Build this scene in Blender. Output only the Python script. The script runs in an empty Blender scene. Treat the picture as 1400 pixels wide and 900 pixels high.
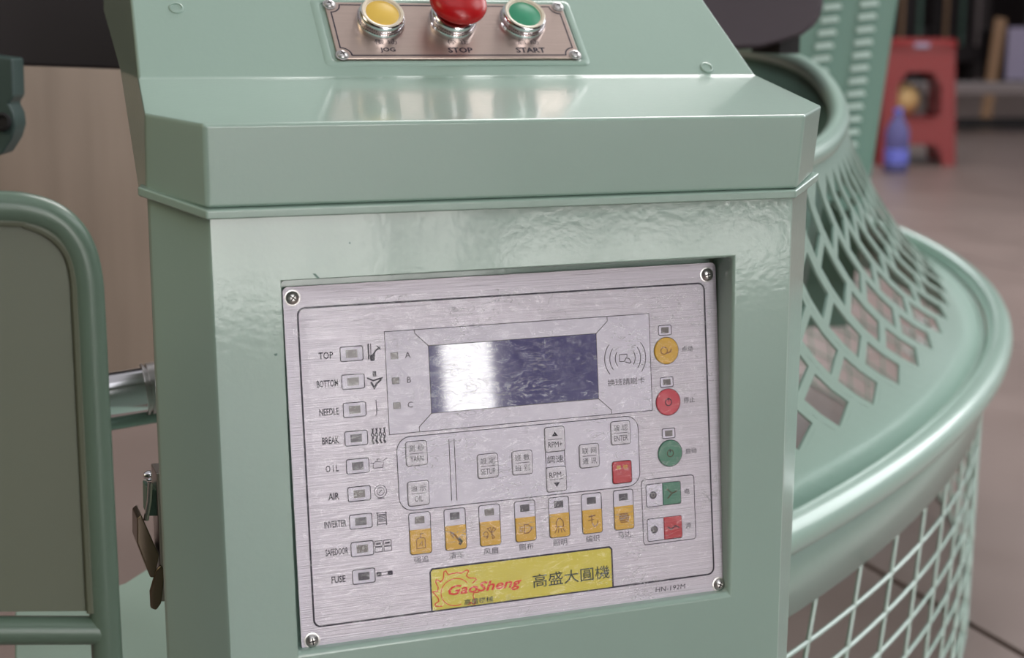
import bpy, bmesh, math, random
from math import pi, sin, cos, tan, radians, atan2, sqrt
from mathutils import Vector, Matrix, noise
from mathutils.geometry import tessellate_polygon
random.seed(7)
S = bpy.context.scene
COL = S.collection

# ------------------------------------------------------------ camera
FPX = 2156.0; YAW = 20.77; PITCH = 11.26; ROLL = .443; EYE = Vector((0, 0, .72))
_y, _p, _r = map(radians, (YAW, PITCH, ROLL))
FW = Vector((sin(_y)*cos(_p), cos(_y)*cos(_p), -sin(_p)))
R0 = Vector((cos(_y), -sin(_y), 0)); U0 = R0.cross(FW)
RT = R0*cos(_r) + U0*sin(_r); UP = -R0*sin(_r) + U0*cos(_r)
cam = bpy.data.cameras.new('camera'); co = bpy.data.objects.new('camera', cam); COL.objects.link(co)
co.matrix_world = Matrix(((RT.x, UP.x, -FW.x, EYE.x), (RT.y, UP.y, -FW.y, EYE.y), (RT.z, UP.z, -FW.z, EYE.z), (0, 0, 0, 1)))
cam.sensor_width = 36; cam.lens = FPX*36/1400; cam.clip_start = .02
cam.dof.use_dof = True; cam.dof.focus_distance = .925; cam.dof.aperture_fstop = 8
S.camera = co
# ------------------------------------------------------------ world, lights, exposure
S.view_settings.view_transform = 'Standard'; S.view_settings.look = 'None'
S.view_settings.gamma = 1; S.view_settings.use_curve_mapping = False
S.view_settings.exposure = 0.38
w = bpy.data.worlds.new('hall_air'); S.world = w; w.use_nodes = True
w.node_tree.nodes['Background'].inputs[0].default_value = (.80, .79, .82, 1)
w.node_tree.nodes['Background'].inputs[1].default_value = .41


def area(name, loc, aim, sx, sy, power, col=(1, 1, 1)):
    l = bpy.data.lights.new(name, 'AREA'); l.shape = 'RECTANGLE'; l.size = sx; l.size_y = sy
    l.energy = power; l.color = col
    o = bpy.data.objects.new(name, l); COL.objects.link(o); o.location = loc
    o.rotation_euler = (Vector(aim)-Vector(loc)).to_track_quat('-Z', 'Y').to_euler()
    return o


area('skylight', (.2, -1.2, 4.6), (.3, .9, .6), 3.0, 2.0, 12, (.95, .97, 1))
area('unseen_lamp', (-2.8, .3, 2.6), (.3, .9, .5), 1.4, 1.4, 15, (1, .86, .58))  # warm fill added at left to tint the cabinet's left chamfer olive
area('unseen_lamp', (3.2, 4.2, 4.8), (2.2, 4, 0), 3.0, 3.0, 170, (1, .96, .95))
area('unseen_lamp', (3.0, .3, 3.0), (1, 1.2, .4), 1.5, 1.5, 20, (.97, .99, 1))  # fill added to brighten the plain strip of the guard
area('front_fill', (.9, -4.8, 3.3), (.3, .82, .5), 2.6, 2.0, 45, (.96, .98, 1))  # unseen fill added to light the cabinet front, no real doorway
area('side_fill', (4.6, 2.4, 2.3), (1, 1.4, .35), 2.4, 2.0, 60, (.96, .99, 1))  # fill added from the right to put a highlight on the guard


# ------------------------------------------------------------ helpers
def ray(u, v): return (RT*(u-700) - UP*(v-450) + FW*FPX)/FPX
def at_y(u, v, Y): d = ray(u, v); return EYE + d*(Y/d.y)        # photo measurement -> point on a plane Y = const
def at_z(u, v, Z): d = ray(u, v); return EYE + d*((Z-EYE.z)/d.z)
def at_d(u, v, D): return EYE + ray(u, v)*D


def empty(name, label=None, cat=None, loc=(0, 0, 0), rz=0, group=None):
    o = bpy.data.objects.new(name, None); COL.objects.link(o); o.location = loc; o.rotation_euler = (0, 0, rz)
    if label: o['label'] = label
    if cat: o['category'] = cat
    if group: o['group'] = group
    return o


def tag(o, label=None, cat=None, group=None, kind=None):
    if label: o['label'] = label
    if cat: o['category'] = cat
    if group: o['group'] = group
    if kind: o['kind'] = kind
    return o


class MB:
    def __init__(s): s.v = []; s.f = []; s.m = []; s.mats = []
    def mi(s, mat):
        if mat not in s.mats: s.mats.append(mat)
        return s.mats.index(mat)
    def add(s, vs, fs, mat, M=None):
        b = len(s.v); k = s.mi(mat)
        s.v += [tuple(M @ Vector(p)) if M else tuple(p) for p in vs]
        for f in fs: s.f.append([b+i for i in f]); s.m.append(k)
    def box(s, x0, x1, y0, y1, z0, z1, mat, M=None):
        s.add([(x, y, z) for z in (z0, z1) for y in (y0, y1) for x in (x0, x1)],
              [(0, 2, 3, 1), (4, 5, 7, 6), (0, 1, 5, 4), (2, 6, 7, 3), (0, 4, 6, 2), (1, 3, 7, 5)], mat, M)
    def prism(s, pts, z0, z1, mat, M=None, cham=0.0):
        n = len(pts)
        if cham:
            cx = sum(p[0] for p in pts)/n; cy = sum(p[1] for p in pts)/n
            rx = max(abs(p[0]-cx) for p in pts); ry = max(abs(p[1]-cy) for p in pts)
            fx = 1-cham/rx; fy = 1-cham/ry
            top = [(cx+(p[0]-cx)*fx, cy+(p[1]-cy)*fy, z1) for p in pts]
            vs = [(p[0], p[1], z0) for p in pts]+[(p[0], p[1], z1-cham*.7) for p in pts]+top
            fs = [[i, (i+1) % n, n+(i+1) % n, n+i] for i in range(n)]
            fs += [[n+i, n+(i+1) % n, 2*n+(i+1) % n, 2*n+i] for i in range(n)]
            fs += [list(range(2*n, 3*n)), list(range(n-1, -1, -1))]
        else:
            vs = [(p[0], p[1], z0) for p in pts]+[(p[0], p[1], z1) for p in pts]
            fs = [[i, (i+1) % n, n+(i+1) % n, n+i] for i in range(n)]+[list(range(n, 2*n)), list(range(n-1, -1, -1))]
        s.add(vs, fs, mat, M)
    def stroke(s, pts, wd, mat, z=0.0, closed=False, M=None):
        n = len(pts); L = []; R = []; wd *= 1.25
        for i in range(n):
            p = Vector(pts[i][:2])
            a = Vector(pts[i-1][:2]) if (i > 0 or closed) else None
            b = Vector(pts[(i+1) % n][:2]) if (i < n-1 or closed) else None
            d1 = (p-a).normalized() if a is not None and (p-a).length > 1e-9 else None
            d2 = (b-p).normalized() if b is not None and (b-p).length > 1e-9 else None
            d1 = d1 or d2; d2 = d2 or d1
            t = d1+d2; t = t.normalized() if t.length > .3 else d2
            nn = Vector((-t.y, t.x)); k = min(2.0, 1/max(.4, nn.dot(Vector((-d2.y, d2.x)))))
            L.append(p+nn*wd/2*k); R.append(p-nn*wd/2*k)
        vs = [(q.x, q.y, z) for q in L]+[(q.x, q.y, z) for q in R]
        fs = [[n+i, n+(i+1) % n, (i+1) % n, i] for i in range(n if closed else n-1)]
        s.add(vs, fs, mat, M)
    def lathe(s, prof, mat, M=None, seg=32):
        vs = []; fs = []
        for r, z in prof:
            for k in range(seg): a = 2*pi*k/seg; vs.append((r*cos(a), r*sin(a), z))
        for j in range(len(prof)-1):
            for k in range(seg):
                fs.append([j*seg+k, j*seg+(k+1) % seg, (j+1)*seg+(k+1) % seg, (j+1)*seg+k])
        if prof[0][0] > 1e-6: fs.append(list(range(seg-1, -1, -1)))
        if prof[-1][0] > 1e-6: fs.append([(len(prof)-1)*seg+k for k in range(seg)])
        s.add(vs, fs, mat, M)
    def tube(s, path, r, mat, seg=14, closed=False, M=None):
        path = [Vector(p) for p in path]; n = len(path); vs = []; fs = []; prev = None
        for i, p in enumerate(path):
            a = path[i-1] if (i > 0 or closed) else p; b = path[(i+1) % n] if (i < n-1 or closed) else p
            t = (b-a).normalized()
            if prev is None:
                prev = t.orthogonal().normalized()
            x = (prev-t*prev.dot(t)).normalized(); y = t.cross(x); prev = x
            rr = r[i] if isinstance(r, (list, tuple)) else r
            for k in range(seg): q = 2*pi*k/seg; vs.append(p+x*rr*cos(q)+y*rr*sin(q))
        for i in range(n if closed else n-1):
            for k in range(seg):
                j = (i+1) % n; fs.append([i*seg+k, i*seg+(k+1) % seg, j*seg+(k+1) % seg, j*seg+k])
        if not closed: fs += [list(range(seg-1, -1, -1)), [(n-1)*seg+k for k in range(seg)]]
        s.add(vs, fs, mat, M)
    def text(s, t, x, y, h, mat, z=0.0, sx=1.0, M=None, shear=0.0, bold=0.0, rot=0.0, wfit=None):
        vs, fs, w0 = glyphs(t, bold, shear)
        if wfit: sx = wfit/(w0*h)
        c, q = cos(rot), sin(rot)
        out = []
        for a, b in vs:
            X = a*h*sx; Y = b*h; out.append((x+X*c-Y*q, y+X*q+Y*c, z))
        s.add(out, fs, mat, M)
    def build(s, name, parent=None, smooth=False, bevel=0.0, seg=2, solid=0.0, M=None, angle=35):
        me = bpy.data.meshes.new(name); me.from_pydata([tuple(p) for p in s.v], [], s.f)
        for m in s.mats: me.materials.append(m)
        me.polygons.foreach_set('material_index', s.m); me.update()
        bm = bmesh.new(); bm.from_mesh(me); bmesh.ops.remove_doubles(bm, verts=bm.verts, dist=1e-6)
        if smooth:
            for f in bm.faces: f.smooth = True
            for e in bm.edges:
                if len(e.link_faces) == 2 and e.calc_face_angle(0) > radians(angle): e.smooth = False
        bm.to_mesh(me); bm.free()
        o = bpy.data.objects.new(name, me); COL.objects.link(o)
        if M is not None: o.matrix_world = M
        if parent: o.parent = parent
        if solid:
            md = o.modifiers.new('thick', 'SOLIDIFY'); md.thickness = solid; md.offset = 0
        if bevel:
            md = o.modifiers.new('bevel', 'BEVEL'); md.width = bevel; md.segments = seg; md.limit_method = 'ANGLE'
            md.angle_limit = radians(28); md.harden_normals = True
            for p in me.polygons: p.use_smooth = True
        return o


_gc = {}
def glyphs(t, bold=0.0, shear=0.0):
    """flat outline of a piece of lettering, 1 unit high capitals, centred"""
    key = (t, bold, shear)
    if key not in _gc:
        cu = bpy.data.curves.new('lettering', 'FONT'); cu.body = t; cu.size = 1.0; cu.resolution_u = 2
        cu.offset = bold; cu.shear = shear; cu.fill_mode = 'FRONT'
        o = bpy.data.objects.new('lettering', cu); COL.objects.link(o)
        bpy.context.view_layer.update()
        me = bpy.data.meshes.new_from_object(o.evaluated_get(bpy.context.evaluated_depsgraph_get()))
        bpy.data.objects.remove(o)
        vs = [(v.co.x, v.co.y) for v in me.vertices]; fs = [list(p.vertices) for p in me.polygons]
        if not vs: _gc[key] = ([], [], 1.0); return _gc[key]
        x0 = min(v[0] for v in vs); x1 = max(v[0] for v in vs); y0 = min(v[1] for v in vs); y1 = max(v[1] for v in vs)
        k = 1/max(1e-6, y1-y0) if t not in '-+=' else 1.0
        vs = [((a-(x0+x1)/2)*k, (b-(y0+y1)/2)*k) for a, b in vs]
        _gc[key] = (vs, fs, (x1-x0)*k)
        bpy.data.meshes.remove(me); bpy.data.curves.remove(cu)
    return _gc[key]


def rrect(x0, x1, y0, y1, r, n=4):
    if isinstance(r, (int, float)): r = (r, r, r, r)          # bl, br, tr, tl
    out = []
    for (cx, cy, a0, rr) in ((x0+r[0], y0+r[0], pi, r[0]), (x1-r[1], y0+r[1], -pi/2, r[1]), (x1-r[2], y1-r[2], 0, r[2]), (x0+r[3], y1-r[3], pi/2, r[3])):
        if rr < 1e-7: out.append((cx, cy)); continue
        for k in range(n+1): a = a0+pi/2*k/n; out.append((cx+rr*cos(a), cy+rr*sin(a)))
    return out


def circ(cx, cy, r, n=24, a0=0, a1=2*pi):
    full = abs(a1-a0-2*pi) < 1e-6
    return [(cx+r*cos(a0+(a1-a0)*k/(n if full else n-1)), cy+r*sin(a0+(a1-a0)*k/(n if full else n-1))) for k in range(n)]


# ------------------------------------------------------------ materials
def srgb(r, g, b):
    f = lambda c: (c/255/12.92) if c/255 <= .04045 else ((c/255+.055)/1.055)**2.4
    return (f(r), f(g), f(b), 1)


def mat(name, col, rough=.4, metal=0.0, spec=.5, bump=0.0, bscale=200, vary=0.0, vscale=6, coat=0.0, trans=0.0, ior=1.45, emit=None, estr=1, stretch=None, rvar=0.0):
    m = bpy.data.materials.new(name); m.use_nodes = True; nt = m.node_tree; b = nt.nodes['Principled BSDF']
    b.inputs['Base Color'].default_value = col; b.inputs['Roughness'].default_value = rough
    b.inputs['Metallic'].default_value = metal; b.inputs['Specular IOR Level'].default_value = spec
    b.inputs['Coat Weight'].default_value = coat; b.inputs['Coat Roughness'].default_value = .10
    b.inputs['Transmission Weight'].default_value = trans; b.inputs['IOR'].default_value = ior
    if emit: b.inputs['Emission Color'].default_value = emit; b.inputs['Emission Strength'].default_value = estr
    tc = nt.nodes.new('ShaderNodeTexCoord'); src = tc.outputs['Object']
    if stretch:
        mp = nt.nodes.new('ShaderNodeMapping'); mp.inputs['Scale'].default_value = stretch
        nt.links.new(src, mp.inputs[0]); src = mp.outputs[0]
    def nz(scale, det=3):
        n = nt.nodes.new('ShaderNodeTexNoise'); n.inputs['Scale'].default_value = scale; n.inputs['Detail'].default_value = det
        nt.links.new(src, n.inputs['Vector']); return n
    if vary:
        n = nz(vscale, 5); r = nt.nodes.new('ShaderNodeMapRange')
        r.inputs[1].default_value = .25; r.inputs[2].default_value = .75; r.inputs[3].default_value = 1-vary; r.inputs[4].default_value = 1+vary
        nt.links.new(n.outputs[0], r.inputs[0])
        mx = nt.nodes.new('ShaderNodeVectorMath'); mx.operation = 'SCALE'; mx.inputs[0].default_value = col[:3]
        nt.links.new(r.outputs[0], mx.inputs['Scale']); nt.links.new(mx.outputs[0], b.inputs['Base Color'])
    if rvar:
        n = nz(vscale*2, 4); r = nt.nodes.new('ShaderNodeMapRange'); r.inputs[3].default_value = max(0.02, rough-rvar); r.inputs[4].default_value = rough+rvar
        nt.links.new(n.outputs[0], r.inputs[0]); nt.links.new(r.outputs[0], b.inputs['Roughness'])
    if bump:
        n = nz(bscale, 2); bp = nt.nodes.new('ShaderNodeBump'); bp.inputs['Strength'].default_value = bump; bp.inputs['Distance'].default_value = .001
        nt.links.new(n.outputs[0], bp.inputs['Height']); nt.links.new(bp.outputs[0], b.inputs['Normal'])
        if coat: nt.links.new(bp.outputs[0], b.inputs['Coat Normal'])
    return m


GREEN = mat('green_enamel', srgb(150, 175, 163), .38, spec=.5, bump=.07, bscale=230, vary=.03, vscale=9, coat=.8)
GREEN_SOFT = mat('green_enamel_satin', srgb(152, 178, 166), .34, spec=.5, bump=.08, bscale=150, vary=.03, vscale=5, coat=.4)
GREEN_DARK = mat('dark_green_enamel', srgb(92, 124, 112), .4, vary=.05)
GATE_GREEN = mat('grey_green_enamel', srgb(94, 114, 100), .28, bump=.05, bscale=120, vary=.04)
GATE_SHEET = mat('olive_grey_sheet', srgb(102, 108, 92), .45, vary=.06, vscale=4)
CHROME = mat('chrome', (.82, .81, .84, 1), .13, 1.0)
STEEL = mat('worn_steel', (.55, .53, .52, 1), .32, 1.0, bump=.05, bscale=400)
BRUSHED = mat('brushed_aluminium', srgb(202, 195, 205), .40, .25, bump=.3, bscale=26, vary=.12, vscale=18, stretch=(.8, 60, 60))
PLATE = mat('warm_brushed_plate', srgb(196, 176, 166), .28, .75, bump=.12, bscale=40, vary=.05, vscale=25, stretch=(1.2, 60, 60))
INK = mat('dark_ink', srgb(34, 26, 46), .5)
INK_SOFT = mat('faded_ink', srgb(52, 43, 62), .5)
PRINT_PALE = mat('pale_printed_field', srgb(218, 212, 226), .42, vary=.02)
KEY_WHITE = mat('pale_key', srgb(214, 208, 218), .35)
YEL = mat('yellow_key', srgb(216, 168, 52), .35, vary=.05, vscale=120)
YELB = mat('yellow_label', srgb(218, 202, 72), .35)
RED = mat('red_key', srgb(186, 36, 50), .32, vary=.06, vscale=150)
PINKRED = mat('red_round_key', srgb(200, 54, 74), .32, vary=.08, vscale=150)
GRN = mat('green_key', srgb(66, 124, 100), .32, vary=.1, vscale=150)
LEDG = mat('grey_indicator', srgb(108, 100, 100), .25, vary=.2, vscale=400)
LEDD = mat('dark_indicator', srgb(54, 44, 60), .25)
LCD = mat('display_glass', srgb(92, 90, 132), .05, spec=1.0, coat=1.0)
LCD.node_tree.nodes['Principled BSDF'].inputs['Coat Roughness'].default_value = .015
ORANGE = mat('orange_red_ink', srgb(226, 62, 34), .4)
BROWN = mat('brown_ink', srgb(140, 92, 26), .4)
GLYPH = mat('green_ink', srgb(60, 66, 40), .4)
BLACKP = mat('black_housing', srgb(46, 42, 48), .5, vary=.08)
RUBBER = mat('black_rubber', srgb(28, 26, 28), .6)
REDBTN = mat('red_mushroom_plastic', srgb(176, 22, 26), .25, spec=.5)
YELBTN = mat('yellow_button_plastic', srgb(228, 190, 84), .35)
GRNBTN = mat('green_button_plastic', srgb(56, 148, 112), .35)
STOOLRED = mat('red_stool_plastic', srgb(140, 34, 36), .38, vary=.05)
FLOORM = mat('stained_concrete', srgb(124, 109, 104), .38, vary=.13, vscale=2.2, bump=.2, bscale=30, rvar=.1)
GROUT = mat('dark_joint', srgb(96, 82, 80), .7)
WOOD = mat('pale_wood_veneer', srgb(164, 147, 133), .4, vary=.12, vscale=5, stretch=(5, 5, .45))
WALLM = mat('dim_wall', srgb(70, 62, 62), .8, vary=.2, vscale=.7)
DARKM = mat('dark_machine_iron', srgb(48, 42, 44), .5, vary=.2, vscale=3)
CARD = mat('yellowish_foam', srgb(222, 186, 130), .6)
PAPER = mat('lilac_paper', srgb(176, 168, 196), .6)
GREYMET = mat('grey_painted_metal', srgb(140, 130, 130), .5)
TAN = mat('tan_wood', srgb(176, 142, 112), .6)
WINDOWM = mat('bright_window', (1, 1, 1, 1), .5, emit=(.93, .97, 1, 1), estr=5.0)
WINDOWW = mat('bright_warm_window', (1, 1, 1, 1), .5, emit=(1, .98, .95, 1), estr=7.5)
BOTTLEM = mat('clear_bluish_plastic', srgb(176, 180, 236), .12, trans=.75, ior=1.2)
LABELB = mat('blue_violet_label', srgb(120, 128, 226), .4)


def film_material():
    m = bpy.data.materials.new('clear_film'); m.use_nodes = True; nt = m.node_tree; nt.nodes.clear()
    out = nt.nodes.new('ShaderNodeOutputMaterial'); tr = nt.nodes.new('ShaderNodeBsdfTransparent')
    gl = nt.nodes.new('ShaderNodeBsdfGlossy'); gl.inputs['Roughness'].default_value = .12
    df = nt.nodes.new('ShaderNodeBsdfDiffuse'); df.inputs[0].default_value = (.9, .88, .94, 1)
    tc = nt.nodes.new('ShaderNodeTexCoord'); mp = nt.nodes.new('ShaderNodeMapping')
    mp.inputs['Rotation'].default_value = (0, 0, radians(32)); mp.inputs['Scale'].default_value = (1, 2.8, 1)
    nt.links.new(tc.outputs['Object'], mp.inputs[0])
    n = nt.nodes.new('ShaderNodeTexNoise'); n.inputs['Scale'].default_value = 62; n.inputs['Detail'].default_value = 3; n.inputs['Distortion'].default_value = 1.2
    nt.links.new(mp.outputs[0], n.inputs['Vector'])
    # crease glints painted into the colour: thin pale lines where the noise crosses its middle value, only inside crumpled patches
    ab = nt.nodes.new('ShaderNodeMath'); ab.operation = 'SUBTRACT'; ab.inputs[1].default_value = .5; nt.links.new(n.outputs[0], ab.inputs[0])
    a2 = nt.nodes.new('ShaderNodeMath'); a2.operation = 'ABSOLUTE'; nt.links.new(ab.outputs[0], a2.inputs[0])
    cr = nt.nodes.new('ShaderNodeMapRange'); cr.inputs[1].default_value = 0; cr.inputs[2].default_value = .022; cr.inputs[3].default_value = 1; cr.inputs[4].default_value = 0
    nt.links.new(a2.outputs[0], cr.inputs[0])
    n2 = nt.nodes.new('ShaderNodeTexNoise'); n2.inputs['Scale'].default_value = 26; n2.inputs['Detail'].default_value = 3; nt.links.new(tc.outputs['Object'], n2.inputs['Vector'])
    pt = nt.nodes.new('ShaderNodeMapRange'); pt.inputs[1].default_value = .44; pt.inputs[2].default_value = .62; nt.links.new(n2.outputs[0], pt.inputs[0])
    mu = nt.nodes.new('ShaderNodeMath'); mu.operation = 'MULTIPLY'; nt.links.new(cr.outputs[0], mu.inputs[0]); nt.links.new(pt.outputs[0], mu.inputs[1])
    bp = nt.nodes.new('ShaderNodeBump'); bp.inputs['Strength'].default_value = .6; bp.inputs['Distance'].default_value = .002
    nt.links.new(n.outputs[0], bp.inputs['Height']); nt.links.new(bp.outputs[0], gl.inputs['Normal'])
    fa = nt.nodes.new('ShaderNodeMath'); fa.operation = 'MULTIPLY_ADD'; fa.inputs[1].default_value = .42; fa.inputs[2].default_value = .006
    sx = nt.nodes.new('ShaderNodeSeparateXYZ'); nt.links.new(tc.outputs['Object'], sx.inputs[0])
    fx = nt.nodes.new('ShaderNodeMapRange'); fx.inputs[1].default_value = .03; fx.inputs[2].default_value = .075; fx.inputs[3].default_value = .15; nt.links.new(sx.outputs[0], fx.inputs[0])
    mu2 = nt.nodes.new('ShaderNodeMath'); mu2.operation = 'MULTIPLY'; nt.links.new(mu.outputs[0], mu2.inputs[0]); nt.links.new(fx.outputs[0], mu2.inputs[1])
    nt.links.new(mu2.outputs[0], fa.inputs[0])
    m1 = nt.nodes.new('ShaderNodeMixShader'); nt.links.new(fa.outputs[0], m1.inputs[0])
    nt.links.new(tr.outputs[0], m1.inputs[1]); nt.links.new(df.outputs[0], m1.inputs[2])
    m2 = nt.nodes.new('ShaderNodeMixShader'); m2.inputs[0].default_value = .026
    nt.links.new(m1.outputs[0], m2.inputs[1]); nt.links.new(gl.outputs[0], m2.inputs[2])
    nt.links.new(m2.outputs[0], out.inputs[0])
    return m


FILM = film_material()

# ------------------------------------------------------------ the setting
fl = MB(); fl.box(-14, 22, -6, 24, -.12, -.012, GROUT); floor = fl.build('floor'); floor['kind'] = 'structure'
SL = 1.85; gx0 = 1.163; gy0 = 1.0
slab = MB(); slab.box(.004, SL-.004, .004, SL-.004, -.03, 0, FLOORM); sl0 = None
for i in range(-3, 7):
    for j in range(-3, 8):
        if sl0 is None:
            sl0 = slab.build('floor_slab', floor, bevel=.003, seg=1); o = sl0
        else:
            o = sl0.copy(); COL.objects.link(o)
        o.parent = floor; o.location = (gx0+i*SL, gy0+j*SL, 0)
wb = MB(); wb.box(-14, 22, 17.0, 17.3, 0, 13, WALLM); wall_back = wb.build('wall_back'); wall_back['kind'] = 'structure'
wf = MB(); wf.box(-14, 22, -6.3, -6.0, 0, 9, WALLM); wall_front = wf.build('wall_front'); wall_front['kind'] = 'structure'


def window(name, x0, x1, z0, z1, y, m, parts, face):
    f = MB(); g = GREYMET; d = .06*face
    for (a, b, c, e) in ((x0-.08, x1+.08, z1, z1+.08), (x0-.08, x1+.08, z0-.08, z0), (x0-.08, x0, z0, z1), (x1, x1+.08, z0, z1)):
        f.box(a, b, min(y, y+d), max(y, y+d), c, e, g)
    for k in range(1, parts):
        xm = x0+(x1-x0)*k/parts; f.box(xm-.035, xm+.035, min(y, y+d), max(y, y+d), z0, z1, g)
    o = f.build(name); o['kind'] = 'structure'
    for k in range(parts):
        a = x0+(x1-x0)*k/parts; b = x0+(x1-x0)*(k+1)/parts
        q = MB(); q.box(a+.02, b-.02, min(y, y+d*.4), max(y, y+d*.4), z0+.01, z1-.01, m); q.build('pane', o)
    return o


window('window_1', 8.1, 10.6, 4.3, 5.85, 17.0, WINDOWM, 2, -1)
window('window_2', .70, 2.29, .08, 2.6, -6.0, WINDOWW, 4, 1)
window('window_3', 2.45, 2.745, .08, 2.6, -6.0, WINDOWW, 1, 1)
window('added_low_strip', 2.91, 5.0, .08, .47, -6.0, WINDOWW, 3, 1)  # low bright strip added to brighten the cabinet front's right side by reflection
wl = MB(); wl.box(-7.3, -7.0, -6, 17, 0, 8, mat('olive_wall', srgb(150, 132, 92), .8, vary=.1, vscale=.6)); wall_left = wl.build('wall_left'); wall_left['kind'] = 'structure'

# ------------------------------------------------------------ control cabinet
Y0 = .8249
cab = empty('control_cabinet', 'pale green enamelled control cabinet with silver button panel and sloped lid', 'control cabinet', (.32, .9, 0))
CI = Matrix.Translation((-.32, -.9, 0))


def place(o, M=None):            # put a world-space mesh under the cabinet
    o.parent = cab; o.matrix_parent_inverse = CI; return o


def ext(a, b, z):                # line through a and b at height z
    t = (z-a.z)/(b.z-a.z); return a+(b-a)*t


# body outline: front left, front right, right outer, back right, back left, left outer
YT, YB = Y0+.009, Y0-.006                   # the front leans back a little
FLa, FLb = at_y(286, 300, YT), at_y(315, 895, YB)
FRa, FRb = at_y(1083, 274, YT), at_y(1063, 895, YB)
LOa = at_y(201.5, 286, .868); LOb = at_y(228, 895, .860)
ROa = at_y(1105, 252, .868); ROb = at_y(1076, 895, .860)
def outline(z):
    a, b, c, d = ext(FLa, FLb, z), ext(FRa, FRb, z), ext(ROa, ROb, z), ext(LOa, LOb, z)
    return [a, b, c, Vector((c.x-.012, .915, z)), Vector((d.x+.010, .925, z)), d]
bd = MB()
T = outline(.6235); B_ = outline(.0)
ox0, ox1, oz0, oz1 = .1815, .4562, .3664, .5786
fr = [T[0], T[1], B_[1], B_[0]]; 
def on_front(u, v):                         # a point of the leaning front face
    nrm_ = (T[1]-T[0]).cross(B_[0]-T[0]); d_ = ray(u, v); return EYE+d_*((T[0]-EYE).dot(nrm_)/d_.dot(nrm_))
op = [on_front(385, 385), on_front(1003, 353), on_front(995.5, 811), on_front(408, 893)]
ob = [Vector((p.x, .8600 if k < 2 else .8310, p.z)) for k, p in enumerate(op)]
vs = [tuple(p) for p in fr+op+ob]
bd.add(vs, [(0, 1, 5, 4), (1, 2, 6, 5), (2, 3, 7, 6), (3, 0, 4, 7), (4, 5, 9, 8), (5, 6, 10, 9), (6, 7, 11, 10), (7, 4, 8, 11), (8, 9, 10, 11)], GREEN)
for i in range(1, 6):
    j = (i+1) % 6; bd.add([tuple(T[i]), tuple(T[j]), tuple(B_[j]), tuple(B_[i])], [(0, 1, 2, 3)], GREEN)
bd.add([tuple(p) for p in T], [(0, 1, 2, 3, 4, 5)], GREEN); bd.add([tuple(p) for p in B_], [(5, 4, 3, 2, 1, 0)], GREEN)
bd.f = [f[::-1] for f in bd.f]
body = bd.build('body', bevel=.0028, seg=3)
bm = bmesh.new(); bm.from_mesh(body.data); bmesh.ops.recalc_face_normals(bm, faces=bm.faces); bm.to_mesh(body.data); bm.free()
place(body)

for pts in ([(427, 374), (431, 374), (437, 380), (434, 381)], [(374, 484), (379, 483), (379, 486), (376, 487)], [(477, 331), (479, 331), (479, 334), (477, 333)]):
    m = MB(); q = [on_front(*p_) for p_ in pts]; m.add([(p_.x, p_.y-.0002, p_.z) for p_ in q], [(0, 1, 2, 3)], GREEN_DARK)
    place(m.build('paint_chip'))

# lid
YR, ZR = .98, .6805; SB = .090; SK = 1.0667
xl, xr = .1293, .5525
lo = at_y(197.5, 155, .868); lo2 = at_y(199.5, 263, .868)
ro = at_y(1123, 145, .868); ro2 = at_y(1111, 238, .868)
ml_ = at_y(163, 95, 1.075); mlb_ = at_y(188, 258, .900)
A = dict(flb=(.1416, Y0, .6193), frb=(.4956, Y0, .6189), flt=(.1410, Y0-.0018, .6636), frt=(.4980, Y0-.0018, .6631),
         lob=tuple(lo2), lot=tuple(lo), rob=tuple(ro2), rot=tuple(ro), rl=(xl, YR, ZR), rr=(xr, YR, ZR-.0006),
         tl=(xl+.0031/.045*SB, YR+SB, ZR+SB), tr=(xr-.0140/.045*SB, YR+SB, ZR+SB),
         bl=(xl+.008, 1.20, ZR+SB), br=(xr-.03, 1.20, ZR+SB), ml=tuple(ml_), mlb=tuple(mlb_), brb=(.53, 1.0, .624), brm=(.53, 1.06, .655), bll=(xl+.006, 1.20, .72), brr=(.50, 1.20, .72))
K = {k: i for i, k in enumerate(A)}
F = [('flb', 'frb', 'frt', 'flt'), ('lob', 'flb', 'flt', 'lot'), ('frb', 'rob', 'rot', 'frt'),
     ('lot', 'flt', 'rl'), ('flt', 'frt', 'rr', 'rl'), ('frt', 'rot', 'rr'),
     ('rl', 'rr', 'tr', 'tl'), ('tl', 'tr', 'br', 'bl'),
     ('mlb', 'lob', 'lot', 'rl', 'ml'), ('ml', 'rl', 'tl', 'bl', 'bll'), ('rob', 'brb', 'brm', 'rot'), ('rot', 'brm', 'rr'), ('rr', 'brm', 'brr', 'br', 'tr'),
     ('bll', 'bl', 'br', 'brr'), ('ml', 'bll', 'brr', 'brm', 'brb', 'mlb'), ('flb', 'lob', 'mlb', 'brb', 'rob', 'frb')]
ld = MB(); ld.add(list(A.values()), [[K[k] for k in f] for f in F], GREEN)
lid = ld.build('lid', bevel=.0022, seg=3)
bm = bmesh.new(); bm.from_mesh(lid.data); bmesh.ops.recalc_face_normals(bm, faces=bm.faces); bm.to_mesh(lid.data); bm.free()
place(lid)
# the folded lip under the lid
lp = MB()
l1, l2 = at_y(188.5, 268, .868), at_y(1119.5, 241, .868)
lipo = [(.1408, Y0-.0028, .6136), (.4935, Y0-.0028, .6132), (l2.x, l2.y, l2.z-.003), (.535, .99, .621), (.125, .93, .621), (l1.x, l1.y, l1.z)]
lp.add([(p[0], p[1], p[2]) for p in lipo]+[(p[0], p[1], p[2]+.0052) for p in lipo], [list(range(5, -1, -1)), list(range(6, 12))]+[[i, (i+1) % 6, 6+(i+1) % 6, 6+i] for i in range(6)], GREEN)
place(lp.build('lip', bevel=.0012, seg=2))
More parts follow.
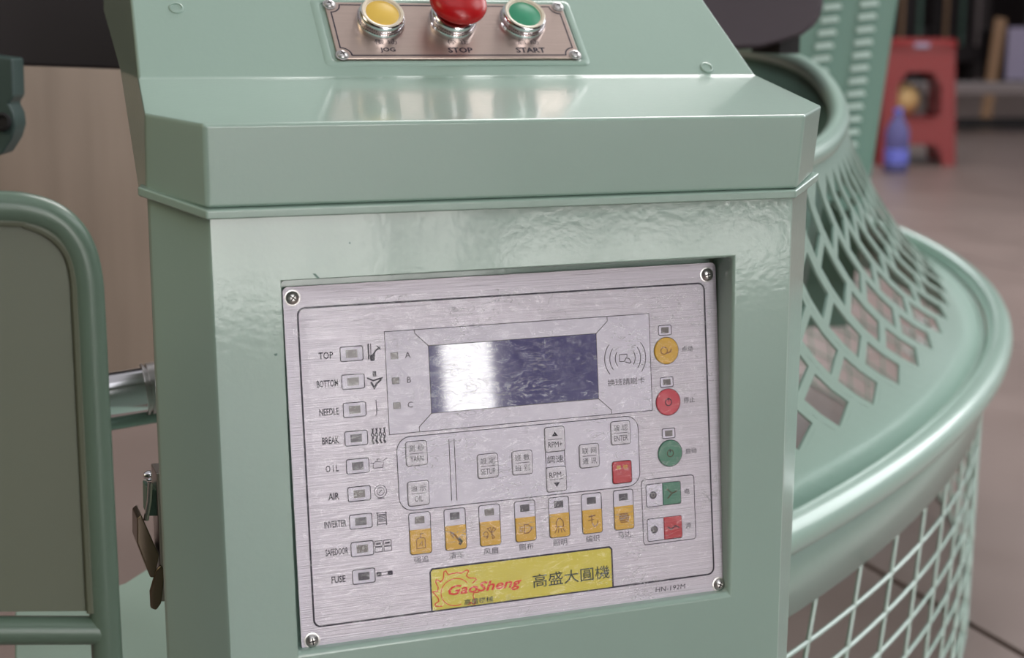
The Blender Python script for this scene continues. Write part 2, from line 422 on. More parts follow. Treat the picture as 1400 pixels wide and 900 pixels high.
# embossed frame pressed into the slope, and the button plate
SM = Matrix(((1, 0, 0, 0), (0, .70711, -.70711, YR), (0, .70711, .70711, ZR), (0, 0, 0, 1))) @ Matrix.Scale(SK, 4)
em = MB()
o1 = rrect(.2315, .4030, .0090, .0650, .004, 4); o2 = rrect(.2345, .4000, .0112, .0627, .003, 4); o3 = rrect(.2365, .3980, .0128, .0612, .003, 4)
n = len(o1)
for (a, za, b, zb) in ((o1, .0, o2, .0014), (o2, .0014, o3, .0004)):
    em.add([(p[0], p[1], za) for p in a]+[(p[0], p[1], zb) for p in b], [[i, (i+1) % n, n+(i+1) % n, n+i] for i in range(n)], GREEN, SM)
place(em.build('pressed_frame', smooth=True, angle=60))
pm = MB()
pm.prism(rrect(.2398, .3962, .0134, .0604, .0022), .0004, .0020, PLATE, cham=.0004)
ink = .00206
nt_ = .0062
loop = []
X0, X1, W0, W1 = .2425, .3932, .0160, .0580
for (cx, cy, a0) in ((X0, W0, 0), (X1, W0, pi/2), (X1, W1, pi), (X0, W1, -pi/2)):
    arc = [(cx+nt_*cos(a0+pi/2*k/6), cy+nt_*sin(a0+pi/2*k/6)) for k in range(7)]
    loop += arc[::-1]
pm.stroke(loop, .0007, INK, ink, True)
BX = (.2712, .3175, .3638)
for x, t, c in zip(BX, ('JOG', 'STOP', 'START'), ('慢 动', '停 止', '启 动')):
    pm.text(t, x+.0005, .0202, .0044, INK, ink, sx=1.15, bold=.03)
    pm.text(c, x+.0005, .0268, .0036, INK_SOFT, ink, wfit=.014)
bplate = place(pm.build('button_plate', M=None)); bplate.matrix_world = SM
bplate.parent = cab; bplate.matrix_parent_inverse = CI


def under(o, parent, M=Matrix.Identity(4)):
    o.parent = parent; o.matrix_parent_inverse = Matrix.Identity(4); o.matrix_basis = M; return o


def screw_mesh(r, h):
    m = MB(); m.lathe([(r*1.25, 0), (r*1.22, h*.18), (r, h*.22), (r*.93, h*.6), (r*.62, h*.92), (r*.30, h), (0, h)][1:], STEEL, seg=20)
    for a in (0, pi/2):
        M = Matrix.Rotation(a+.4, 4, 'Z'); m.box(-r*.52, r*.52, -r*.09, r*.09, h*.9, h*1.02, RUBBER, M)
    return m
sc = None
for x, y in ((.2425, .0160), (.3932, .0160), (.3932, .0580), (.2425, .0580)):
    if sc is None: sc = screw_mesh(.0033, .0022).build('screw', smooth=True); o = sc
    else: o = sc.copy(); COL.objects.link(o)
    under(o, bplate, Matrix.Translation((x, y, .0020)))

# push buttons
def bezel():
    m = MB(); m.lathe([(.0152, 0), (.0152, .0030), (.0146, .0040)], CHROME, seg=48)
    for k in range(60):          # knurled collar
        a = 2*pi*k/60; M = Matrix.Rotation(a, 4, 'Z'); m.box(.0138, .01465, -.00038, .00038, .0032, .0062, CHROME, M)
    m.lathe([(.0141, .003), (.0141, .0070), (.0138, .0084), (.0126, .0096), (.0118, .0098), (.0112, .0090), (.0110, .0060)], CHROME, seg=48)
    return m
for i, x in enumerate(BX):
    pb = bezel().build('push_button', smooth=True)
    pb.parent = cab; pb.matrix_parent_inverse = CI; pb.matrix_basis = SM @ Matrix.Translation((x, .0425, .0020))
    c = MB()
    if i == 1:
        pb['label'] = 'red mushroom stop button in chrome collar'
        c.lathe([(.0098, .006), (.0098, .0130), (.0112, .0142), (.0160, .0155), (.0178, .0172), (.0180, .0190), (.0172, .0212), (.0148, .0236), (.0100, .0256), (.0050, .0264), (0, .0266)], REDBTN, seg=48)
    else:
        m_ = YELBTN if i == 0 else GRNBTN
        pb['label'] = ('flat yellow' if i == 0 else 'flat green')+' push button in chrome collar'
        c.lathe([(.0106, .0060), (.0106, .0088), (.0100, .0092), (0, .0092)], m_, seg=40)
        r = MB(); r.lathe([(.0110, .0080), (.0126, .0094), (.0131, .0099), (.0126, .0104), (.0112, .0100), (.0107, .0090)], mat('ivory_ring', srgb(226, 214, 196), .3), seg=40)
        under(r.build('ring', smooth=True), pb)
    under(c.build('button_cap', smooth=True, angle=50), pb)

# small dimples in the slope
for (x, s_) in ((.4835, .0065), (.150, .056)):
    m = MB(); m.lathe([(.0046, 0), (.0042, .0007), (.0034, .0009), (.0030, .0001), (0, .0001)], GREEN, seg=24)
    o = m.build('bolt_cap', smooth=True); o.parent = cab; o.matrix_parent_inverse = CI; o.matrix_basis = SM @ Matrix.Translation((x, s_, 0))

# ------------------------------------------------------------ control panel (millimetres: u to the right, v downwards)
TL = Vector((.18668, .85236, .57075)); TRc = Vector((.45668, .85250, .57177)); BL = Vector((.18672, .82487, .36707))
ax = (TRc-TL).normalized(); ay = (TL-BL).normalized(); az = ax.cross(ay).normalized(); ay = az.cross(ax)
PM = Matrix(((ax.x, ay.x, az.x, TL.x), (ax.y, ay.y, az.y, TL.y), (ax.z, ay.z, az.z, TL.z), (0, 0, 0, 1)))
k = .001
def P(u, v): return (u*k, -v*k)
plate = MB(); plate.prism(rrect(0, .270, -.2057, 0, .003), -.0016, 0, BRUSHED)
panel = plate.build('control_panel'); panel.parent = cab; panel.matrix_parent_inverse = CI; panel.matrix_basis = PM
panel['label'] = 'silver brushed membrane panel with small display and keys'
H1 = .00012; H2 = .0002; H3 = .0003


def pr(name, m, label=None, smooth=False):
    o = m.build(name, smooth=smooth); under(o, panel)
    if label: o['label'] = label
    return o


def rr(u0, u1, v0, v1, r, n=4): return rrect(u0*k, u1*k, -v1*k, -v0*k, [q*k for q in r] if isinstance(r, tuple) else r*k, n)


fm = MB(); fm.stroke(rr(7.8, 261.6, 12.2, 193.2, 4.2, 6), .00085, INK, H1, True); pr('border_line', fm)
# screws
s0 = None
for u, v in ((5.2, 6.2), (263.6, 7.2), (264.6, 200.2), (6.0, 200.6)):
    if s0 is None: s0 = screw_mesh(.0038, .0026).build('screw', smooth=True); o = s0
    else: o = s0.copy(); COL.objects.link(o)
    under(o, panel, Matrix.Translation((u*k, -v*k, 0)) @ Matrix.Rotation(u, 4, 'Z'))
# column of status indicators
ROWV = (39.7, 55.6, 71.6, 87.9, 103.9, 119.8, 135.7, 151.6, 167.5)
ROWT = ('TOP', 'BOTTOM', 'NEEDLE', 'BREAK', 'OIL', 'AIR', 'INVERTER', 'SAFEDOOR', 'FUSE')
ROWW = (8.4, 12.2, 11.2, 9.8, 7.6, 6.4, 12.8, 13.2, 8.2)
for i, v in enumerate(ROWV):
    u = 37.5+.07*i
    m = MB(); m.prism(rr(u-6.6, u+6.6, v-4.1, v+4.1, 1.1), 0, H1, PRINT_PALE); m.stroke(rr(u-6.6, u+6.6, v-4.1, v+4.1, 1.1), .00042, INK, H2, True)
    dark = i in (3, 4, 6, 8)
    m.prism(rr(u-3.3, u+3.3, v-2.2, v+2.2, .1), 0, H3, LEDD if dark else LEDG)
    pr('status_indicator', m)
    m = MB(); m.text(ROWT[i] if i != 4 else 'O I L', u*k-.0149, -v*k, .0040, INK, H1, wfit=ROWW[i]*k, bold=.02); pr('status_legend', m)
# icons beside them
def line(m, pts, wd=.32, ma=INK, closed=False): m.stroke([P(*p) for p in pts], wd*k, ma, H1, closed)
for i, v in enumerate(ROWV):
    m = MB(); u = 50.4
    if i == 0:
        line(m, [(u-3, v-5), (u-3, v+4)], .7); line(m, [(u-1.6, v-5), (u-1.6, v+1)], .4, INK_SOFT); line(m, [(u-1, v+2.4), (u+1.5, v-1), (u+4, v-2.4)], .8)
        m.prism([P(u-2, v+5), P(u+.2, v+5), P(u+1, v+1.4), P(u-2.4, v+1.4)][::-1], 0, H1, INK); line(m, [(u+2, v-3.5), (u+4.2, v-1)], .4)
    elif i == 1:
        m.prism([P(u-1.2, v-5), P(u+1, v-5), P(u+1, v-2), P(u-1.2, v-2)][::-1], 0, H1, INK_SOFT)
        line(m, [(u-4.6, v-1.4), (u-1, v+.4), (u+4.6, v-1)], .7); line(m, [(u-2.4, v+1), (u-.6, v+4.6), (u+1, v+2), (u+3.8, v)], .9)
    elif i == 2:
        line(m, [(u, v-4.5), (u, v+3.5), (u-.6, v+4.5)], .35, INK_SOFT); line(m, [(u, v-1), (u+1, v+2)], .3, INK_SOFT)
    elif i == 3:
        for q in range(4):
            x = u-3.4+q*2.3
            line(m, [(x, v-4.6), (x+.8, v-3), (x-.4, v-1), (x+.8, v+.8), (x-.2, v+2.4), (x+.6, v+4.4)], .5)
            line(m, [(x+1, v-4.8), (x+.4, v-2.6), (x+1.2, v-.6), (x, v+1.6), (x+1.3, v+4.2)], .45)
    elif i == 4:
        line(m, [(u-5, v-1), (u-3, v-.6), (u-2.4, v-1.4), (u+1.8, v-1.4), (u+5, v-3)], .3, INK_SOFT)
        line(m, [(u-3.6, v+2.2), (u+2, v+2.2), (u+2.6, v-1)], .3, INK_SOFT); line(m, [(u-3.4, v-.6), (u-3.6, v+2.2)], .3, INK_SOFT); line(m, [(u-1, v-1.6), (u-1, v-2.8), (u+.6, v-2.8)], .3, INK_SOFT)
    elif i == 5:
        m.stroke(circ(u*k, -v*k, .0036), .0003, INK_SOFT, H1, True); m.stroke(circ(u*k, -v*k, .0022), .0003, INK_SOFT, H1, True)
        line(m, [(u-1, v+1), (u+1, v-1)], .35); line(m, [(u-2.2, v+4), (u+2.2, v+4)], .4, INK_SOFT)
    elif i == 6:
        for x in (u-2.6, u+2.6): line(m, [(x, v-4), (x, v+3.8)], .4)
        line(m, [(u-3.2, v-3.6), (u+3.2, v-3.6)], .35); line(m, [(u-3.2, v+3), (u+3.2, v+3)], .35)
        for q in range(5): line(m, [(u-2.2, v-2.4+q*.9), (u+2.2, v-2.4+q*.9)], .45, INK_SOFT)
    elif i == 7:
        for x in (u-4.9, u+.4):
            m.stroke(rr(x, x+4.4, v-3.4, v-.2, .3), .00035, INK, H1, True); m.stroke(rr(x, x+4.4, v+.3, v+3, .3), .00032, INK_SOFT, H1, True)
            line(m, [(x+.7, v-1.8), (x+3.6, v-1.8)], .9, INK_SOFT)
    else:
        m.prism(rr(u-4.8, u-2, v-1.3, v+1.3, .4), 0, H1, INK_SOFT); m.prism(rr(u+2, u+4.8, v-1.3, v+1.3, .4), 0, H1, INK_SOFT); m.stroke(rr(u-2, u+2, v-.9, v+.9, .2), .0003, INK_SOFT, H1, True)
    pr('pictogram', m)
# display surround
m = MB(); m.prism(rr(57.3, 223.6, 28.6, 87.7, 0), 0, H1*.6, PRINT_PALE); m.stroke(rr(57.3, 223.6, 28.6, 87.7, 0), .00035, INK, H1, True)
for pts in ([(75, 28.6), (75.2, 30.6), (83.1, 38.4)], [(83.1, 77.5), (75.3, 84.8), (75.3, 87.7)], [(195.9, 28.6), (195.9, 31.5), (188.3, 38.4)], [(188.3, 77.7), (196.4, 85.1), (196.4, 87.7)]):
    line(m, pts, .35)
m.stroke([P(*p) for p in ((83.1, 38.4), (188.3, 38.4), (188.3, 77.7), (83.1, 77.5))], .00035, INK, H1, True)
pr('display_surround', m)
m = MB(); m.prism(rr(83.3, 188.1, 38.6, 77.4, 0), H1, H2, LCD); pr('display_screen', m, 'dark violet display screen')
for i, v in enumerate((42.8, 57.1, 71.5)):
    m = MB(); m.prism(rr(60.4, 64.6, v-1.9, v+1.7, .1), 0, H3, LEDG); m.stroke(rr(60.4, 64.6, v-1.9, v+1.7, .1), .0002, INK_SOFT, H3+.00003, True); pr('status_indicator', m)
    m = MB(); m.text('ABC'[i], .0705, -v*k, .0034, INK_SOFT, H2); pr('status_legend', m)
# card reader mark
m = MB(); cu, cv = 206.8, 54.6
for r_, hs in ((6.6, 38), (10.2, 38), (13.6, 40)):
    for s_ in (0, pi):
        m.stroke([(cu*k+(r_*k)*cos(s_+a), -cv*k+(r_*k*1.02)*sin(s_+a)) for a in [radians(-hs+hs*2*q/10) for q in range(11)]], .0004, INK, H2)
m.stroke([P(203, 52.2), P(208, 52.2), P(208, 54)], .00035, INK, H2); m.stroke([P(203, 52.2), P(203, 56.4), P(206, 56.4)], .00035, INK, H2)
m.stroke([P(206, 56.6), P(207.4, 54.4), P(209.4, 55), P(210.6, 57.2), P(209.6, 57.8), P(206.6, 56.8)], .0004, INK, H2)
m.text('换班請刷卡', .2069, -.0687, .0041, INK, H2, wfit=.0245); pr('card_reader_mark', m)
# round keys with their lamps
for (v, ma, lv, nm, tx) in ((52.0, YEL, 39.4, 'yellow', '点动'), (83.5, PINKRED, 71.2, 'red', '停止'), (115.0, GRN, 102.7, 'green', '启动')):
    m = MB(); m.prism(rr(229.6, 238.2, lv-3.0, lv+3.0, .9), 0, H1, PRINT_PALE); m.stroke(rr(229.6, 238.2, lv-3.0, lv+3.0, .9), .0004, INK, H2, True)
    m.prism(rr(231.5, 236.5, lv-1.8, lv+1.8, .1), 0, H3, LEDG); pr('status_indicator', m)
    m = MB(); m.prism(circ(.2343, -v*k, .0081, 36), 0, .0008, ma, cham=.0005); m.stroke(circ(.2343, -v*k, .0082, 36), .0004, INK, H2, True)
    z = .00084
    if ma is YEL:
        m.stroke(circ(.2326, -v*k+.0002, .0022, 14), .0005, BROWN, z, True); m.stroke([P(234.4, v+1.6), P(237, v+.6), P(237.4, v-1)], .0007, BROWN, z)
    else:
        m.stroke(circ(.2343, -v*k, .0021, 14), .0005, INK if ma is PINKRED else GLYPH, z, True); m.stroke([P(234.3, v-2.8), P(234.3, v-.4)], .0005, INK, z)
    pr('round_key', m, nm+' round key', True)
    m = MB(); m.text(tx, .2487, -v*k+.0002, .0036, INK, H1, wfit=.0076); pr('key_legend', m)
# key field
m = MB(); m.prism(rr(61.2, 213.6, 89.9, 132.7, (8, 8, 8, 8), 6), 0, H1*.7, PRINT_PALE); m.stroke(rr(61.2, 213.6, 89.9, 132.7, 8, 6), .0004, INK, H1, True)
line(m, [(92.8, 93.6), (92.8, 129.6)], .4); line(m, [(96, 93.6), (96, 129.8)], .4)
for x in (152.6, 164.8): line(m, [(x, 105), (x, 118)], .4)
m.text('調速', .1587, -.1115, .0044, INK, H2, wfit=.0106); pr('key_field', m)
KEYS = [(72.8, 99.9, '測紗', 'YARN'), (72.8, 123.2, '油示', 'OIL'), (115.9, 111.4, '設定', 'SETUP'), (137.5, 111.5, '班數', '班别'),
        (158.8, 99.5, '^', 'RPM+'), (158.8, 123.5, 'RPM-', 'v'), (180.6, 111.5, '联网', '通讯'), (201.7, 99.5, '確認', 'ENTER'), (201.7, 123.5, None, None)]
for (u, v, a, b) in KEYS:
    m = MB(); ma = KEY_WHITE if a else RED; hw = 6.2; hh = 6.9 if u < 150 or u > 170 else 7.2
    if not a: hh = 6.6
    m.prism(rr(u-hw, u+hw, v-hh, v+hh, 1.4), 0, .0007, ma, cham=.0004); m.stroke(rr(u-hw-.1, u+hw+.1, v-hh-.1, v+hh+.1, 1.5), .00055, INK, H2, True)
    z = .00074; lb = None
    if a:
        if a == '^': m.prism([P(u-2, v-1.9), P(u+2, v-1.9), P(u, v-4.6)], z-.0001, z, INK)
        elif a == 'RPM-': m.text(a, u*k, -(v-2.7)*k, .0033, INK, z, wfit=.0092)
        else: m.text(a[0]+' '+a[1], u*k, -(v-3.1)*k, .0037, INK, z, wfit=.0092)
        if b == 'v': m.prism([P(u-2, v+1.9), P(u, v+4.6), P(u+2, v+1.9)], z-.0001, z, INK)
        elif ord(b[0]) > 255: m.text(b[0]+' '+b[1], u*k, -(v+3.1)*k, .0037, INK, z, wfit=.0092)
        else: m.text(b, u*k, -(v+3.1)*k, .0033, INK, z, wfit={'OIL': .0050, 'YARN': .0078}.get(b, .0090))
        m.stroke([P(u-4.4, v), P(u+4.4, v)], .00028, INK_SOFT, z)
    else:
        m.text('复 位', u*k, -(v-3.2)*k, .0024, YELB, z, wfit=.0078); lb = 'plain red square key'
    pr('square_key', m, lb)
# the seven yellow keys, each under its little lamp
YK = [(72.8, '强追', 0), (94.2, '清车', 1), (115.6, '风扇', 0), (137.9, '照布', 2), (159.6, '照明', 1), (180.9, '编织', 1), (201.9, '马达', 2)]
for i, (u, t, dk) in enumerate(YK):
    m = MB(); m.prism(rr(u-6.5, u+6.5, 134.4, 144.2, (0, 0, 1.4, 1.4)), 0, H1, PRINT_PALE); m.stroke(rr(u-6.5, u+6.5, 134.4, 158.6, 1.5), .0004, INK, H2, True)
    m.prism(rr(u-2.9, u+2.9, 136.7, 140.8, .1), 0, H3, LEDG if dk == 0 else LEDD); pr('status_indicator', m)
    m = MB(); m.prism(rr(u-6.3, u+6.3, 144.3, 158.4, (1.4, 1.4, 0, 0)), 0, .0007, YEL, cham=.0004); v = 151.2
    def yl(pts, wd=.45, closed=False, ma=BROWN): m.stroke([P(*p) for p in pts], wd*k, ma, .00074, closed)
    if i == 0:
        yl([(u-2.6, v+4), (u-2.6, v-1), (u-1.8, v-2), (u+2, v-2), (u+2.6, v-1), (u+2.6, v+4)], .35, True); yl([(u, v-2), (u, v-4.4), (u+1.6, v-4.4)]); yl([(u-1, v+2.4), (u+.8, v), (u+.6, v+2.8)], .4)
    elif i == 1:
        yl([(u-3.6, v-3.6), (u-.6, v-1.4), (u+1.4, v+1.6), (u+2.8, v+3.8)], .8); yl([(u+1.6, v+.8), (u+3.2, v+2.8), (u+2, v+4.6)], 1.3, ma=GLYPH); yl([(u-3.4, v-2.4), (u-1.4, v+.2)], .4)
    elif i == 2:
        yl(circ(0, 0, 0, 1) and [(u-3+1.5*cos(a), v+.4+1.5*sin(a)) for a in [q*pi/6 for q in range(12)]], .35, True)
        for a in (-1.1, -2.2, .9): yl([(u+.6, v), (u+.6+3.6*cos(a)-.4, v+3.6*sin(a)), (u+.6+3.4*cos(a+.5), v+3.4*sin(a+.5)), (u+.6, v)], .4)
        yl([(u-1.5, v+1.6), (u-2.6, v+3)], .5)
    elif i == 3:
        yl([(u-1, v-2.6), (u+1.6, v-2.4), (u+3.4, v-.8), (u+3.4, v+.8), (u+1.6, v+2.4), (u-1, v+2.6)], .5, True)
        for q in (-1.5, -.5, .5, 1.5): yl([(u-4.2, v+q), (u-1.8, v+q)], .4)
    elif i == 4:
        yl([(u-2.4, v+1), (u-2.2, v-2), (u-.6, v-4), (u+.6, v-4), (u+2.2, v-2), (u+2.4, v+1)], .5, True)
        for q in (-2.6, -.9, .9, 2.6): yl([(u+q*.7, v+2), (u+q*1.3, v+4.6)], .45)
    elif i == 5:
        yl([(u-2.4, v-2.8), (u+2, v-3.4)], .7); yl([(u-.6, v-4), (u-.4, v+1), (u+1, v+3.4), (u+3, v+2.6), (u+3.4, v)], .5); yl([(u-2.8, v-.6), (u+1, v-1)], .45)
    else:
        m.prism([P(u-3, v-2.6), P(u+2.4, v-2.6), P(u+3.4, v), P(u+2.4, v+3.2), P(u-2.4, v+3.2), P(u-3.6, v)][::-1], .0006, .00074, BROWN)
        for q in (-1.6, -.2, 1.2, 2.4): m.stroke([P(u-3.2, v+q), P(u+3, v+q)], .0002, YEL, .00077)
    pr('yellow_key', m)
    m = MB(); m.text(t, u*k, -.1619, .0040, INK, H1, wfit=.0090); pr('key_legend', m)
# green and red key pair
m = MB(); m.stroke(rr(214.4, 250.0, 129.8, 169.8, 2), .0004, INK, H1, True); pr('border_line', m)
for v0, ma, lb, tx in ((132.9, GRN, 'green square key', '电'), (154.2, RED, 'red square key at lower right', '源')):
    m = MB(); m.prism(rr(217.3, 228.3, v0, v0+13.6, (1, 0, 0, 1)), 0, H1, PRINT_PALE); m.stroke(rr(217.3, 240.6, v0, v0+13.8, 1.2), .0004, INK, H2, True)
    m.prism(circ(.2219, -(v0+6.8)*k, .0024, 20), 0, H3, LEDD); m.stroke(circ(.2219, -(v0+6.8)*k, .0011, 12), .0005, LEDG, H3+.00003, True); pr('status_indicator', m)
    m = MB(); m.prism(rr(228.4, 240.4, v0+.1, v0+13.6, (0, 1.2, 1.2, 0)), 0, .0007, ma, cham=.0004)
    c = v0+6.8
    if ma is GRN: m.stroke([P(231, c-3), P(234.4, c), P(231.4, c+3)], .0007, GLYPH, .00074); m.stroke([P(234.4, c), P(238, c-1)], .0007, GLYPH, .00074)
    else: m.stroke([P(230.6, c-1), P(233, c+1), P(236, c-1), P(238.6, c+.6)], .0006, INK, .00074)
    pr('square_key', m, lb)
    m = MB(); m.text(tx, .2451, -c*k, .0036, INK, H1); pr('key_legend', m)
# maker's yellow label
m = MB(); m.prism(rr(78.0, 192.9, 168.6, 192.9, (0, 0, 1.6, 1.6)), 0, H1, YELB)
m.stroke([P(77.6, 193.2), P(77.6, 170), P(79, 168.3), P(191.4, 168.3), P(192.9, 169.8), P(192.9, 193.2)], .0008, INK, H2)
gear = []; gc = (92.6, 183.6); N = 12
for t in range(N):
    for (da, r_) in ((0, 11.4), (.36, 11.4), (.42, 14.4), (.60, 14.4)):
        a = radians(40)+2*pi*(t+da)/N; gear.append((gc[0]+r_*cos(a)*.98, gc[1]-r_*sin(a)))
gear = [g for g in gear if g[1] < 192.4 and g[0] > 78.6 and g[1] > 169.4]
gear = sorted(gear, key=lambda g: (atan2(-(g[1]-gc[1]), g[0]-gc[0]) - radians(20)) % (2*pi))
run = [gear[0]]
for g in gear[1:]:
    if Vector((g[0]-run[-1][0], g[1]-run[-1][1])).length > 7.5:
        m.stroke([P(*p) for p in run], .0005, ORANGE, H2) if len(run) > 1 else None; run = [g]
    else: run.append(g)
if len(run) > 1: m.stroke([P(*p) for p in run], .0005, ORANGE, H2)
m.stroke([P(gc[0]+9*cos(a), gc[1]-8*sin(a)) for a in [radians(35+q*255/24) for q in range(25)]], .0004, ORANGE, H2)
m.text('GaoSheng', .1110, -.1832, .0076, ORANGE, H3, wfit=.0460, shear=.28, bold=.022)
m.text('高盛機械', .1066, -.1904, .0034, GLYPH, H3, wfit=.0180, bold=.01)
m.text('高盛大圓機', .1660, -.1832, .0082, GLYPH, H3, wfit=.0500, bold=.006)
pr('maker_label', m, 'yellow label with red and black lettering')
m = MB(); m.text('HN-192M', .2314, -.1985, .0030, INK, H1, wfit=.0205, shear=.1); pr('model_legend', m)
# crinkled clear film still stuck on the plate
fg = MB(); NX, NY = 180, 140; vs = []
for j in range(NY+1):
    for i in range(NX+1):
        u = 4+262*i/NX; v = 8+195*j/NY
        q = Vector((u*.055+v*.03, v*.14-u*.05, 1.3)); am = .55+.45*noise.noise(Vector((u*.02, v*.025, 7)))
        rough_zone = 1.0 if u > 60 else max(.12, (u-20)/40)
        z = 1.35+(noise.noise(q*1.7)*.65+noise.noise(q*4.3)*.42)*am*rough_zone
        edge = min(1, min(i, NX-i, j, NY-j)/6)
        vs.append((u*k, -v*k, (max(z, 1.0)*edge+.35*(1-edge)+ .1)*k))
fs = [[j*(NX+1)+i, (j+1)*(NX+1)+i, (j+1)*(NX+1)+i+1, j*(NX+1)+i+1] for j in range(NY) for i in range(NX)]
fg.add(vs, fs, FILM); pr('protective_film', fg, 'crinkled clear plastic film', True)

# latch on the left side of the cabinet
LY = .915
def lp_(u, v, Y=LY): return at_y(u, v, Y)
a = lp_(213, 650); b = lp_(222, 815)
m = MB(); m.box(a.x-.001, a.x+.004, LY-.010, LY+.012, b.z, a.z+.004, STEEL)
latch = m.build('latch', bevel=.0006, seg=1); place(latch); latch['label'] = 'steel toggle latch'
BRONZE = mat('tarnished_steel', srgb(132, 120, 106), .3, 1.0)
def latch_part(name, pts, y0, y1, ma, bev=.0008):
    q = [lp_(*p) for p in pts]; mm = MB(); n = len(q)
    mm.add([(p.x, y0, p.z) for p in q]+[(p.x, y1, p.z) for p in q], [list(range(n-1, -1, -1)), list(range(n, 2*n))]+[[i, (i+1) % n, n+(i+1) % n, n+i] for i in range(n)], ma)
    o = mm.build(name, bevel=bev, seg=2); o.parent = latch; return o
latch_part('lever', [(184, 702), (190, 697), (214, 752), (208, 782), (202, 782), (184, 735)], LY-.011, LY+.011, BRONZE)
latch_part('hook', [(209, 772), (216, 764), (221, 772), (220, 790), (217, 816), (210, 826), (202, 823), (201, 800)], LY-.012, LY-.009, BRONZE, .0012)
latch_part('bracket', [(198, 662), (213, 668), (215, 702), (199, 702)], LY-.006, LY+.010, GREEN_DARK)
m = MB(); p0 = lp_(203, 655); p1 = lp_(197, 706); m.tube([(p0.x, LY-.008, p0.z), (p0.x-.001, LY-.008, (p0.z+p1.z)/2), (p1.x, LY-.008, p1.z)], .0016, CHROME, 8); o = m.build('loop', smooth=True); o.parent = latch
m = MB(); p0 = lp_(205, 648); m.lathe([(.0032, 0), (.0032, .002), (.002, .004), (0, .0045)], CHROME, Matrix.Translation((p0.x, LY-.004, p0.z)) @ Matrix.Rotation(radians(-90), 4, 'Y'), 12); o = m.build('rivet', smooth=True); o.parent = latch

# ------------------------------------------------------------ curved machine guard on the right
C = Vector((-.66, 2.94)); RR = 2.34; ZG = .35
PH0, PH1 = -59.6, 12.0
def ringp(t): a = radians(PH0+(PH1-PH0)*t); return Vector((C.x+RR*cos(a), C.y+RR*sin(a), ZG))
TP = [(1075, 226, 1.20), (1120, 205, 1.32), (1141, 182, 1.44), (1147, 158, 1.56), (1139, 132, 1.68), (1117, 103, 1.80), (1085, 84, 1.92), (1040, 72, 2.05), (985, 66, 2.2)]
TPV = [at_d(*p) for p in TP]
def catmull(pts, t):
    n = len(pts)-1; x = min(max(t, 0), 1)*n; i = min(int(x), n-1); f = x-i
    p = [pts[max(0, i-1)], pts[i], pts[i+1], pts[min(n, i+2)]]
    return .5*((2*p[1])+(p[2]-p[0])*f+(2*p[0]-5*p[1]+4*p[2]-p[3])*f*f+(3*p[1]-p[0]-3*p[2]+p[3])*f**3)
def flare(t, s):
    t = min(max(t, 0), 1); s = min(max(s, 0), 1)
    a = catmull(TPV, t); b = ringp(t); a_ = radians(PH0+(PH1-PH0)*t); b = Vector((b.x-.024*cos(a_), b.y-.024*sin(a_), b.z-.004))
    wxy = .7*s+.3*s*s; wz = .8*s+.2*(1-(1-s)**2)
    return Vector((a.x+(b.x-a.x)*wxy, a.y+(b.y-a.y)*wxy, a.z+(b.z-a.z)*wz))
guard = empty('machine_guard', 'pale green flared latticework machine guard with tubular rim, right of the cabinet', 'machine guard', tuple(ringp(.25).xy)+(0,))
GI = Matrix.Translation(-guard.location)
def gp(o): o.parent = guard; o.matrix_parent_inverse = GI; return o
PT = .0350; AY = .176
Aa = Vector((PT, AY)); Bb = Vector((PT/2, -AY/2))
m = MB()
SMIN, SMAX = .03, .83
bw_a, bw_b = .17, .30         # bar widths as a share of the long and the short side
for kk in range(-10, 50):
    for j in range(kk//2-10, kk//2+12):
        o0 = Vector((.01, SMAX))+Aa*(j+.5*(kk % 2)) + Bb*kk - Vector((0, 0))
        q = lambda x, y: o0+Aa*x+Bb*y
        ctr = q(.5, .5)
        if ctr.x < -.05 or ctr.x > 1.05 or ctr.y < -.12 or ctr.y > 1.12: continue
        lo_s = min(q(x, y).y for x in (0, 1) for y in (0, 1)); hi_s = max(q(x, y).y for x in (0, 1) for y in (0, 1))
        hole = lo_s > -.004 and hi_s < SMAX+.001
        def quad(x0, y0, x1, y1):
            pts = [q(x0, y0), q(x1, y0), q(x1, y1), q(x0, y1)]
            ss = [min(max(p.y, 0), 1) for p in pts]; tt = [min(max(p.x, 0), 1) for p in pts]
            if max(ss)-min(ss) < 1e-5 or max(tt)-min(tt) < 1e-5: return
            m.add([flare(p.x, p.y) for p in pts], [(0, 1, 2, 3)], GREEN_SOFT)
        if hole:
            a_, b_ = bw_a/2, bw_b/2
            for x0, x1 in ((0, a_), (a_, .5), (.5, 1-a_), (1-a_, 1)):
                quad(x0, 0, x1, b_); quad(x0, 1-b_, x1, 1)
            quad(0, b_, a_, 1-b_); quad(1-a_, b_, 1, 1-b_)
        else:
            for x in range(4):
                for y in range(3): quad(x/4, y/3, (x+1)/4, (y+1)/3)
gp(m.build('flared_screen', solid=.0022))
m = MB(); m.tube([ringp(q/90) for q in range(91)], .0145, GREEN_SOFT, 18)
m.tube([ringp(q/90)*1 + Vector((-.020*cos(radians(PH0+(PH1-PH0)*q/90)), -.020*sin(radians(PH0+(PH1-PH0)*q/90)), -.008)) for q in range(91)], .006, GREEN_SOFT, 10)
gp(m.build('lower_rail', smooth=True))
m = MB(); m.tube([catmull(TPV, q/60) for q in range(61)], .0105, GREEN_SOFT, 14); gp(m.build('upper_rail', smooth=True))
# inner collar hanging from the upper rail
m = MB()
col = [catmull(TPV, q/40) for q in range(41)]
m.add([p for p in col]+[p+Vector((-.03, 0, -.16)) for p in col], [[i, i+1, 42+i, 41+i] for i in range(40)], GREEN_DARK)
gp(m.build('collar', smooth=True, solid=.003))
